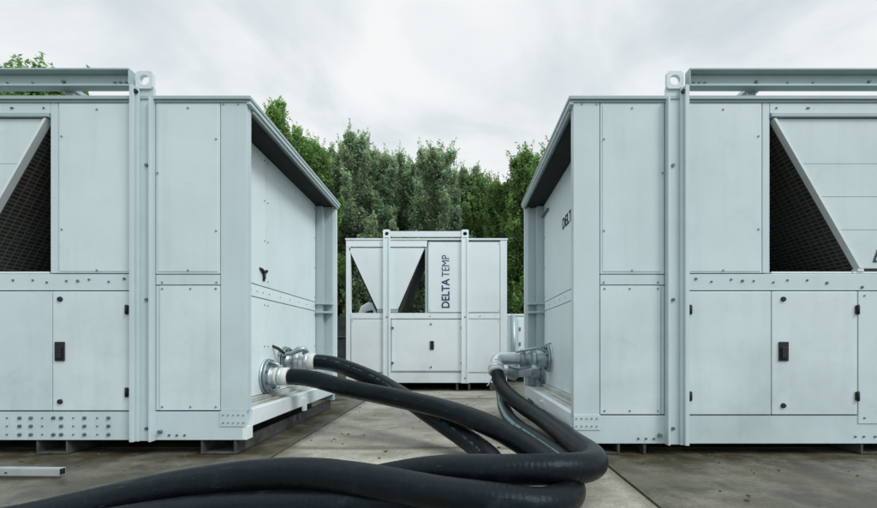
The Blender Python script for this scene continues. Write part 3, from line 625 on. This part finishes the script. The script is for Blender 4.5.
# ------------------------------------------------------------------ the smaller unit in the middle of the background
YC = 7.3; SC = F/YC
def mid_unit():
    xl = (346-CX)/SC; root = empty('chiller_unit', (xl, YC, 0)); tag(root, 'small white chiller standing in the background with blue vertical lettering on its front', 'chiller')
    W, D = 161/SC, 2.44
    ux = lambda px: (px-346)/SC
    zz = lambda py: H-(py-CY)/SC
    Wm = M['white']
    for (a, b_, c, d, e) in ((0.0, 0.075, 0, 0.09, 247), (0, 0.09, D-0.09, D, 247), (ux(500)+0.005, W, 0, 0.09, 240), (ux(500), W, D-0.09, D, 240)):
        mb = MB(); mb.box(a, b_, c, d, zz(373)+0.003, zz(e)); mb.build('corner_column', Wm, root)
    mb = MB(); mb.box(-0.012, W+0.012, -0.012, D+0.012, zz(240)-0.0, zz(238.4)); mb.build('roof', Wm, root)
    for y0 in (0.0, D-0.05):
        mb = MB(); mb.box(0, ux(427), y0, y0+0.05, zz(247)+0.004, zz(240)-0.003); mb.build('header_beam', Wm, root)
    # base, mid beams
    mb = MB(); mb.box(0.0, W, 0.002, D, 0.14, zz(373)); mb.build('base_beam', Wm, root)
    mb = MB(); mb.box(0.08, ux(500), 0.003, 0.07, zz(318.5), zz(313))
    for px in (390, 430, 462, 468, 480): mb.cyl((ux(px), 0.004, zz(316)), (ux(px), -0.005, zz(316)), 0.009, 1, 8)
    mb.build('mid_beam', [Wm, M['screw']], root)
    mb = MB(); mb.box(0.08, ux(427), 0.08, D-0.02, zz(314.5), zz(313.2)); mb.build('drip_tray', Wm, root)
    mb = MB(); mb.box(0.05, W-0.05, 0.04, D-0.04, zz(373)+0.002, zz(318.7), bev=0); mb.build('inner_shell', Wm, root)
    mb = MB(); mb.box(ux(428)+0.02, W-0.05, 0.04, D-0.04, zz(313)+0.02, zz(240)-0.02, bev=0); mb.build('inner_shell', Wm, root)
    def panel(a, b, c, d, name='side_panel', mat=Wm, screws=True):
        mb = MB(); mb.box(ux(a)+0.004, ux(b)-0.004, -0.004, 0.03, zz(d)+0.004, zz(c)-0.004)
        if screws:
            for x in (a+1.5, b-1.5):
                for y in (c+2, d-2): mb.cyl((ux(x), 0, zz(y)), (ux(x), -0.008, zz(y)), 0.008, 1, 8)
        return mb.build(name, [mat, M['screw']], root)
    panel(351, 391, 319, 372.5); panel(464, 500, 319, 372.5); panel(464, 500, 242, 312.5); p = panel(428, 463.6, 242, 312.5)
    mb = MB(); mb.box(ux(425), ux(428), 0.01, 0.09, zz(313), zz(247)); mb.build('gap_strip', M['rail'], root)
    d = panel(391.5, 463.5, 319.5, 371, 'access_door', screws=False)
    h = MB(); h.box(ux(430), ux(434), -0.02, -0.004, zz(349.5), zz(341)); h.build('handle', M['black'], d)
    for (x, y) in ((392.5, 328), (462, 328), (392.5, 363), (462, 363), (431, 324), (431, 367)):
        k = MB(); k.cyl((ux(x), -0.003, zz(y)), (ux(x), -0.018, zz(y)), 0.022 if x != 431 else 0.014, 0, 12); k.build('lock', M['bolt'], d)
    # V front with open sides
    tl, tr, ap0, ap1, zt, zb_ = ux(348.5), ux(424.5), ux(377), ux(398), zz(248), zz(309)
    mb = MB(); mb.prism([(tl, 0.0, zt), (tr, 0.0, zt), (ap1, 0.0, zb_), (ap0, 0.0, zb_)], (0, 0.02, 0)); mb.build('fan_cowl_panel', Wm, root)
    coil_slab(root, (tl-0.01, zt), (ap0-0.01, zz(313)), 0.02, 1.05, 0.06, M['coil']); coil_slab(root, (tr+0.005, zt), (ap1+0.005, zz(313)), 0.02, 1.05, -0.06, M['coil'])
    mb = MB(); mb.box(ux(377), ux(398), 0.005, 0.05, zz(312.5), zz(309.3)); mb.build('cowl_foot', M['rail'], root)
    mb = MB()
    mb.tube([(ux(352), 0.6, zz(313)-0.02), (ux(356), 0.6, zz(306)), (ux(362), 0.6, zz(303)), (ux(368), 0.6, zz(304)), (ux(374), 0.6, zz(311))], [0.05, 0.07, 0.08, 0.07, 0.05], 0, 10)
    mb.build('pipe_cover', Wm, root)
    mb = MB(); mb.box(ux(371.5), ux(373.5), 0.3, 0.34, zz(313), zz(262)); mb.build('inner_post', Wm, root)
    # lifting frame
    for px in (387.0, 465.0):
        for f in ((lambda a: a), (lambda a: D-a)):
            mb = MB(); mb.box(ux(px-3.6), ux(px+3.6), f(-0.030), f(-0.006), 0.135, zz(238)); mb.box(ux(px+1.8), ux(px+3.6), f(-0.045), f(-0.031), 0.135, zz(238)); mb.box(ux(px-3.6), ux(px-2.6), f(-0.045), f(-0.031), 0.135, zz(238))
            for y in (317, 378): mb.cyl((ux(px), f(-0.028), zz(y)), (ux(px), f(-0.04), zz(y)), 0.012, 1, 8)
            q = mb.build('lifting_post', [M['white'], M['bolt']], root)
            e = MB(); e.holed(ux(px), zz(234), 0.062, 0.066, 0.034, f(-0.038), f(-0.006)); e.build('lifting_eye', M['white'], q)
    for y0 in (-0.02, D-0.02):
        mb = MB(); mb.box(ux(390.8), ux(461.2), y0, y0+0.04, zz(237), zz(231.5)); mb.build('lifting_rail', M['white'], root)
    for px in (360, 392, 456, 468, 490):
        mb = MB(); mb.box(ux(px), ux(px)+0.04, 0.02, D-0.02, 0.004, 0.137); mb.build('skid_rail', M['skid'], root)
    mb = MB(); mb.box(0.1, W-0.1, 0.25, D-0.1, 0.12, 0.135, bev=0); mb.build('shaded_belly', M['under'], root)  # near-black sheet painting the shadow beneath the unit
    # vertical lettering reading upward
    text_mesh('lettering', 'DELTA', 0.185, M['navy'], p, (ux(449.3), -0.006, zz(308.5)), (R(90), R(-90), 0), bold=0.022, xscale=0.90)
    text_mesh('lettering', 'TEMP', 0.185, M['navy'], p, (ux(449.3), -0.006, zz(277.0)), (R(90), R(-90), 0), bold=0.0, xscale=0.84)
    return root
mid_unit()

# cabinet seen past the right edge of the middle unit
def cabinet():
    Y = 9.2; s = F/Y; x0 = (505-CX)/s; root = empty('equipment_cabinet', (x0, Y, 0)); tag(root, 'low white cabinet with a vertical pipe beside the white chiller, partly hidden by it', 'cabinet')
    z1 = H-(314-CY)/s; W = 2.2
    mb = MB(); mb.box(0, W, 0, 1.6, 0.1, z1-0.04); mb.box(-0.02, W+0.02, -0.02, 1.62, z1-0.037, z1); b = mb.build('body', M['white'], root)
    for k in range(2):
        mb = MB(); mb.box(0.28+k*0.92, 1.17+k*0.92, -0.012, 0.01, 0.2, z1-0.1); d = mb.build('door', M['white'], root)
        for z in (0.4, 0.8, 1.12):
            k2 = MB(); k2.box(0.30+k*0.92, 0.33+k*0.92, -0.024, -0.011, z-0.04, z+0.04); k2.build('hinge', M['bolt'], d)
        h = MB(); h.box(1.08+k*0.92, 1.11+k*0.92, -0.03, -0.011, 0.6, 0.78); h.build('handle', M['black'], d)
    mb = MB(); mb.cyl((0.17, -0.06, 0.01), (0.17, -0.06, z1-0.02), 0.055, 0, 14); mb.build('pipe', M['bluesteel'], root)
    for y0 in (0.1, 1.4):
        mb = MB(); mb.box(0.05, W-0.05, y0, y0+0.1, 0.004, 0.098); mb.build('skid_rail', M['skid'], root)
cabinet()

# galvanised tube lying on the concrete, left foreground
rt = empty('steel_tube', (-2.33, 2.54, 0)); tag(rt, 'grey square steel tube lying on the concrete in front of the left chiller', 'steel tube')
mb = MB(); w, t = 0.021, 0.004
for (y0, y1, z0, z1) in ((-w, w, 0.0, t), (-w, w, 2*w-t, 2*w), (-w, -w+t, t, 2*w-t), (w-t, w, t, 2*w-t)): mb.box(-1.6, 0, y0, y1, z0+0.014, z1+0.014, 0, 0.001)
mb.cyl((-0.32, -w+0.001, w+0.01), (-0.32, -w-0.004, w+0.01), 0.007, 1, 8)
mb.build('tube_wall', [M['galv'], M['bolt']], rt)
mb = MB(); mb.box(-0.004, 0.001, -w+0.005, w-0.005, 0.019, 0.051, bev=0); mb.build('open_end_shade', M['black'], rt); rt.rotation_euler = (0, 0, R(-1.5))  # black sheet stands in for the dark inside of the open end

# ------------------------------------------------------------------ ground
bm = bmesh.new()
for q in ([(-300, -300), (300, -300), (300, 300), (-300, 300)],): bm.faces.new([bm.verts.new((x, y, -0.012)) for x, y in q])
me = bpy.data.meshes.new('ground'); bm.to_mesh(me); bm.free(); me.materials.append(M['ground']); tag(link('ground', me), kind='structure')
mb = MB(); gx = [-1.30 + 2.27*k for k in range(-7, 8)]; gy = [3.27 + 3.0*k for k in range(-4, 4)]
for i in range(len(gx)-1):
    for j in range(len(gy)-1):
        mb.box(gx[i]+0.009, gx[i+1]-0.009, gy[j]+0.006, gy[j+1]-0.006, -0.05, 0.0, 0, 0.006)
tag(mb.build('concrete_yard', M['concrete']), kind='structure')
# windblown grit and leaf scraps
mb = MB(); rnd = random.Random(3)
for _ in range(420):
    x, y = rnd.uniform(-4, 4), rnd.uniform(1.6, 7.5); s_ = rnd.uniform(0.003, 0.010); a = rnd.uniform(0, 6.28); k = rnd.choice((0, 0, 1))
    if k: s_ *= 1.7
    pts = [(x + s_*math.cos(a+w)*rnd.uniform(0.6, 1.3), y + s_*math.sin(a+w)*rnd.uniform(0.6, 1.3), 0.002) for w in (0, 1.5, 3.1, 4.6)]
    mb.prism(pts, (0, 0, s_*(0.25 if k else 0.7)), k)
tag(mb.build('grit', [plain('grit_stone', (0.10, 0.10, 0.09), 0.9), plain('leaf_scrap', (0.07, 0.055, 0.025), 0.8)]), 'grit and leaf scraps scattered over the concrete yard', 'debris', kind='stuff')

# ------------------------------------------------------------------ fence
fr = empty('screen_fence', (0, 12.6, 0)); tag(fr, 'dark green screened fence running in front of the trees', 'fence')
mb = MB(); mb.box(-13.5, 13.5, 0, 0.02, 0.12, 1.62, bev=0); mb.build('fence_screen', M['fence'], fr)
for k in range(14):
    mb = MB(); x = -13.5 + k*2.077; mb.cyl((x, -0.05, 0), (x, -0.05, 1.72), 0.035, 0, 10); mb.build('post', M['post'], fr)
for z in (0.2, 1.0):
    mb = MB(); mb.box(-13.5, 13.5, -0.04, -0.005, z, z+0.04); mb.build('fence_rail', M['post'], fr)

# ------------------------------------------------------------------ trees
def make_tree(seed, h, w, lo, hue, n_clump, leaf, spire, label, loc):
    rnd = random.Random(seed); root = empty('tree', loc); tag(root, label, 'tree', 'trees behind the fence')
    def prof(t):      # crown half-width against relative height
        return w * (math.sin(math.pi * min(1, max(0, (0.06 + 0.94*t))) ** (0.62 if spire < 0.5 else 0.5)) ** (0.75 + 0.35*spire))
    # trunk and limbs
    mb = MB(); tr = [Vector((0.12*math.sin(1.7*k+seed), 0.12*math.cos(2.1*k+seed), h*0.93*k/8)) for k in range(9)]
    tr[0] = Vector((0, 0, 0)); mb.tube(tr, [0.22*(1-k/9.0)+0.02 for k in range(9)], 0, 9)
    tips = []
    nlimb = 46
    for k in range(nlimb):
        t = 0.05 + 0.90*(k/(nlimb-1)) + rnd.uniform(-0.02, 0.02); a = k*2.4 + rnd.uniform(-0.5, 0.5); lt = max(0, (t - lo)/(1-lo)); L_ = max(0.25, prof(lt)*rnd.uniform(0.55, 1.12))
        rise = (0.6 + L_*(1.1 if spire > 0.5 else 0.8))*rnd.uniform(0.5, 1.5)
        p0 = tr[min(8, int(t*8/0.93))].copy(); p0.z = min(h*t, h*0.9)*0.96
        p2 = p0 + Vector((math.cos(a)*L_, math.sin(a)*L_, rise)); p2.z = min(p2.z, h - rnd.uniform(0, 0.9)**2); p1 = p0.lerp(p2, 0.5) + Vector((math.cos(a)*L_*0.12, math.sin(a)*L_*0.12, -0.10*L_))
        r0 = 0.05*(1-t)+0.018; mb.tube([p0, p1, p2], [r0, r0*0.6, 0.010], 0, 5)
        tips.append((p0, p1, p2))
    mb.build('trunk', M['bark'], root)
    V, Fc, T = [], [], []
    for c in range(n_clump):
        p0, p1, p2 = tips[c % nlimb]; s_ = rnd.uniform(0.12, 1.0)**0.75
        cpos = p0.lerp(p1, s_*2) if s_ < 0.5 else p1.lerp(p2, s_*2-1)
        spread = 0.34*(1.15 - s_*0.85)
        cpos = cpos + Vector((rnd.uniform(-1, 1)*spread, rnd.uniform(-1, 1)*spread, rnd.uniform(-1, 1)*spread))
        R_ = rnd.uniform(0.20, 0.44)*(1.15 - 0.75*s_)
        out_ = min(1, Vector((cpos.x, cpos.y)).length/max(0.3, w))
        shade = rnd.uniform(0.55, 1.25)*(0.50 + 0.75*max(out_, min(1, cpos.z/h)**3)); hv = rnd.uniform(-1, 1); nl = int(rnd.uniform(26, 48))  # young outer leaves lighter; inner shade and top highlights put into the tint
        for _ in range(nl):
            d = Vector((rnd.gauss(0, 1), rnd.gauss(0, 1), rnd.gauss(0, 1))).normalized()*(R_*rnd.random()**0.5); d.z *= 1.25
            p = cpos + d
            nrm = (Vector((rnd.gauss(0, 1), rnd.gauss(0, 1), rnd.gauss(0.8, 0.8))) + d.normalized()*0.5).normalized()
            a = nrm.orthogonal().normalized(); a = Matrix.Rotation(rnd.uniform(0, 6.28), 3, nrm) @ a; b_ = nrm.cross(a)
            l_ = leaf*rnd.uniform(0.6, 1.35); wd = l_*rnd.uniform(0.34, 0.55)
            i = len(V); V += [p - a*l_, p + b_*wd, p + a*l_, p - b_*wd]; Fc.append((i, i+1, i+2, i+3))
            k = shade*rnd.uniform(0.75, 1.25)*(1 + 0.35*d.z/max(R_, 0.1))  # clump tops lightened as well, light from above put into the tint
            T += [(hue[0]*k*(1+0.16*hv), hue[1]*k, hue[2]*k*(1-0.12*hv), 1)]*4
    # thin leafy shoots that feather the outline
    for (p0, p1, p2) in tips:
        for _ in range(5):
            q = p1.lerp(p2, rnd.uniform(0.35, 1.0)); dr = Vector((p2.x-p0.x, p2.y-p0.y, 0)).normalized()*rnd.uniform(0.0, 0.6) + Vector((rnd.uniform(-.3, .3), rnd.uniform(-.3, .3), rnd.uniform(0.5, 1.0)))
            ln = rnd.uniform(0.35, 0.85); sh = rnd.uniform(0.8, 1.5)
            for j in range(26):
                f = j/25; p = q + dr*ln*f + Vector((rnd.gauss(0, 1), rnd.gauss(0, 1), rnd.gauss(0, 1)))*0.085*(1.15-f)
                nrm = Vector((rnd.gauss(0, 1), rnd.gauss(0, 1), rnd.gauss(0.8, 0.8))).normalized(); a = nrm.orthogonal().normalized(); a = Matrix.Rotation(rnd.uniform(0, 6.28), 3, nrm) @ a; b_ = nrm.cross(a)
                l_ = leaf*rnd.uniform(0.6, 1.2); wd = l_*0.42; i = len(V); V += [p - a*l_, p + b_*wd, p + a*l_, p - b_*wd]; Fc.append((i, i+1, i+2, i+3))
                k = sh*rnd.uniform(0.8, 1.2); T += [(hue[0]*k, hue[1]*k, hue[2]*k, 1)]*4
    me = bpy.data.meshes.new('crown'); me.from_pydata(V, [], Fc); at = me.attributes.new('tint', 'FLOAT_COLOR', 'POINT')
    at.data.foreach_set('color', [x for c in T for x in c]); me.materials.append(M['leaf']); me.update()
    link('crown', me, root); return root
def copy_tree(src, loc, rz, s, label):
    r = src.copy(); col.objects.link(r); r.location = loc; r.rotation_euler = (0, 0, rz); r.scale = s; r['label'] = label
    for ch in src.children:
        c = ch.copy(); col.objects.link(c); c.parent = r
    return r
def at(px, Y): return ((px-CX)/F*Y, Y, 0)
def hgt(py, Y): return H + (CY-py)/F*Y
SILVER, GREEN, DEEP = (0.33, 0.46, 0.28), (0.205, 0.36, 0.11), (0.18, 0.31, 0.11)
tA = make_tree(11, hgt(96, 17), 1.55, 0.06, GREEN, 1500, 0.056, 0.9, 'tallest bright green poplar rising just past the left chiller roof', at(276, 17))
tB = make_tree(12, hgt(128, 19), 2.2, 0.06, SILVER, 2100, 0.058, 0.25, 'silver green willow with the highest crown behind the small white chiller', at(358, 19))
tC = make_tree(13, hgt(143, 18.5), 1.9, 0.06, SILVER, 1900, 0.058, 0.2, 'silver green willow right of centre above the lifting rail of the white chiller', at(436, 18.5))
tD = make_tree(14, hgt(145, 17.5), 1.35, 0.06, (0.19, 0.33, 0.10), 1500, 0.056, 0.8, 'mid green poplar standing close to the right chiller roof edge', at(524, 17.5))
tE = make_tree(15, hgt(170, 21), 2.0, 0.04, DEEP, 1400, 0.07, 0.4, 'dark green tree filling the gap between the willows and the right poplar', at(478, 21))
def cp(src, px, Y, py, rz, wsc, label):
    h0 = max(v.co.z for v in [c for c in src.children if c.name.startswith('crown')][0].data.vertices); k = hgt(py, Y)/h0
    return copy_tree(src, at(px, Y), rz, (k*wsc, k*wsc, k), label)
cp(tA, 303, 18, 122, 2.0, 1.0, 'bright green poplar second from the left chiller roof')
cp(tB, 394, 20, 143, 1.3, 0.95, 'silver green willow between the two taller willows')
cp(tD, 556, 19, 140, 2.4, 1.05, 'mid green poplar mostly hidden behind the right chiller')
cp(tC, 330, 20, 138, 4.0, 0.85, 'narrow silver willow behind the second poplar')
cp(tD, 500, 18.5, 170, 1.1, 0.9, 'low mid green poplar left of the one at the right chiller roof')
cp(tE, 350, 24, 190, 0.7, 1.3, 'dark tree behind the left end of the white chiller')
cp(tE, 410, 24.5, 175, 2.7, 1.3, 'dark tree directly behind the middle of the white chiller')
cp(tE, 530, 24, 180, 4.1, 1.3, 'dark tree behind the gap at the right chiller')
cp(tB, 376, 21, 150, 2.9, 1.0, 'silver willow filling in left of the middle willow')
cp(tC, 415, 21, 152, 5.3, 1.0, 'silver willow filling in right of the middle willow')
cp(tB, 462, 21, 158, 4.4, 0.9, 'silver green willow tapering off right of centre')
cp(tA, 318, 17.5, 140, 3.6, 1.0, 'shorter bright green poplar third from the left chiller roof')
cp(tD, 540, 17, 158, 5.2, 1.0, 'shorter mid green poplar right behind the right chiller edge')
cp(tE, 290, 24, 165, 5.1, 1.3, 'dark tree behind the bright green poplars')
cp(tE, 8, 19, 44, 0.4, 1.2, 'tall tree whose top shows above the lifting rail at far left')
cp(tE, 64, 19, 59, 2.2, 1.2, 'tree top second from the left above the left lifting rail')
cp(tE, 26, 18.6, 80, 1.1, 1.3, 'leafy crown between the two tree tops above the left lifting rail')
cp(tB, 34, 19.6, 104, 3.0, 1.3, 'silver green crown filling the slot under the left lifting rail')
cp(tE, -40, 19, 100, 3.2, 1.1, 'dark tree at the far left edge behind the left chiller')
cp(tB, 80, 21, 95, 1.9, 0.9, 'lower tree nearest the lifting post, glimpsed under the left rail')
for k, px in enumerate((150, 215, 620, 690, 770, 860, 960)):
    cp((tE, tC)[k % 2], px, 20+k % 3, 130, 1.0+k, 1.1, 'tree screened from view behind the ' + ('left' if px < 400 else 'right') + ' chiller')
# undergrowth along the fence line
V, Fc, T = [], [], []; rnd = random.Random(5)
for _ in range(16000):
    x = rnd.uniform(-13, 13); y = rnd.gauss(14.6, 0.7); z = abs(rnd.gauss(0, 1))*0.9*(0.8+0.5*math.sin(x*1.9)+0.3*math.sin(x*4.3)) ; p = Vector((x, y, z))
    nrm = Vector((rnd.gauss(0, 1), rnd.gauss(0, 1), rnd.gauss(0.4, 0.8))).normalized(); a = nrm.orthogonal().normalized(); b_ = nrm.cross(a); l_ = rnd.uniform(0.06, 0.16)
    i = len(V); V += [p-a*l_, p+b_*l_*0.5, p+a*l_, p-b_*l_*0.5]; Fc.append((i, i+1, i+2, i+3)); k = rnd.uniform(0.5, 1.2); T += [(0.045*k, 0.085*k, 0.035*k, 1)]*4
me = bpy.data.meshes.new('undergrowth'); me.from_pydata(V, [], Fc); a_ = me.attributes.new('tint', 'FLOAT_COLOR', 'POINT'); a_.data.foreach_set('color', [x for c in T for x in c]); me.materials.append(M['leaf'])
tag(link('undergrowth', me), 'dark green undergrowth at the foot of the trees behind the fence', 'undergrowth', kind='stuff')

# ------------------------------------------------------------------ sky, sun, camera
SUN_EL, SUN_AZ = 42, 55      # azimuth: degrees from -Y (viewer's back) towards +X
w = bpy.data.worlds.new('World'); scene.world = w; w.use_nodes = True; nt = w.node_tree; L = nt.links
for n in list(nt.nodes): nt.nodes.remove(n)
out = N(nt, 'ShaderNodeOutputWorld'); sky = N(nt, 'ShaderNodeTexSky'); sky.sky_type = 'NISHITA'; sky.sun_disc = False
sky.sun_elevation = R(SUN_EL); sky.sun_rotation = R(180 - SUN_AZ)
bgA = N(nt, 'ShaderNodeBackground', Strength=0.10); L.new(sky.outputs[0], bgA.inputs[0])
tc = N(nt, 'ShaderNodeTexCoord'); sp = N(nt, 'ShaderNodeSeparateXYZ'); L.new(tc.outputs['Generated'], sp.inputs[0])
zz_ = N(nt, 'ShaderNodeMath', operation='MAXIMUM'); L.new(sp.outputs[2], zz_.inputs[0]); zz_.inputs[1].default_value = 0.0
za = N(nt, 'ShaderNodeMath', operation='ADD'); L.new(zz_.outputs[0], za.inputs[0]); za.inputs[1].default_value = 0.28
dx = N(nt, 'ShaderNodeMath', operation='DIVIDE'); L.new(sp.outputs[0], dx.inputs[0]); L.new(za.outputs[0], dx.inputs[1])
dy = N(nt, 'ShaderNodeMath', operation='DIVIDE'); L.new(sp.outputs[1], dy.inputs[0]); L.new(za.outputs[0], dy.inputs[1])
cb = N(nt, 'ShaderNodeCombineXYZ'); L.new(dx.outputs[0], cb.inputs[0]); L.new(dy.outputs[0], cb.inputs[1])
n1 = N(nt, 'ShaderNodeTexNoise', Scale=1.9, Detail=6.0, Roughness=0.52, Distortion=0.4); L.new(cb.outputs[0], n1.inputs['Vector'])
cl = ramp(nt, n1.outputs[0], [(0.32, (0.67, 0.735, 0.77)), (0.43, (0.80, 0.85, 0.875)), (0.49, (0.89, 0.925, 0.94)), (0.57, (0.985, 0.99, 0.99))])
bgB = N(nt, 'ShaderNodeBackground', Strength=1.0); L.new(cl.outputs[0], bgB.inputs[0])
zen = N(nt, 'ShaderNodeMapRange'); zen.interpolation_type = 'SMOOTHSTEP'; L.new(sp.outputs[2], zen.inputs[0])     # an overcast sky is brightest overhead
for i, v in ((1, 0.60), (2, 0.95), (3, 1.0), (4, 1.9)): zen.inputs[i].default_value = v
L.new(zen.outputs[0], bgB.inputs[1])
mx = N(nt, 'ShaderNodeMixShader'); mx.inputs[0].default_value = 0.93; L.new(bgA.outputs[0], mx.inputs[1]); L.new(bgB.outputs[0], mx.inputs[2]); L.new(mx.outputs[0], out.inputs[0])

sl = bpy.data.lights.new('sun', 'SUN'); sl.energy = 1.65; sl.angle = R(18); sl.color = (1.0, 0.985, 0.96)
so = bpy.data.objects.new('sun', sl); col.objects.link(so)
d = Vector((math.sin(R(SUN_AZ))*math.cos(R(SUN_EL)), -math.cos(R(SUN_AZ))*math.cos(R(SUN_EL)), math.sin(R(SUN_EL))))
so.rotation_euler = d.to_track_quat('Z', 'Y').to_euler(); so.location = d*30

cam = bpy.data.cameras.new('camera'); co = bpy.data.objects.new('camera', cam); col.objects.link(co)
co.location = (0, 0, H); co.rotation_euler = (R(90), 0, 0)
cam.sensor_width = 36; cam.lens = 36*F/877; cam.shift_x = -(CX-438.5)/877; cam.shift_y = (CY-254)/877; cam.clip_start = 0.05; cam.clip_end = 1500
scene.camera = co
scene.view_settings.view_transform = 'Standard'; scene.view_settings.look = 'None'; scene.view_settings.exposure = 0; scene.view_settings.gamma = 1
scene.cycles.max_bounces = 6; scene.cycles.diffuse_bounces = 3; scene.cycles.transparent_max_bounces = 4
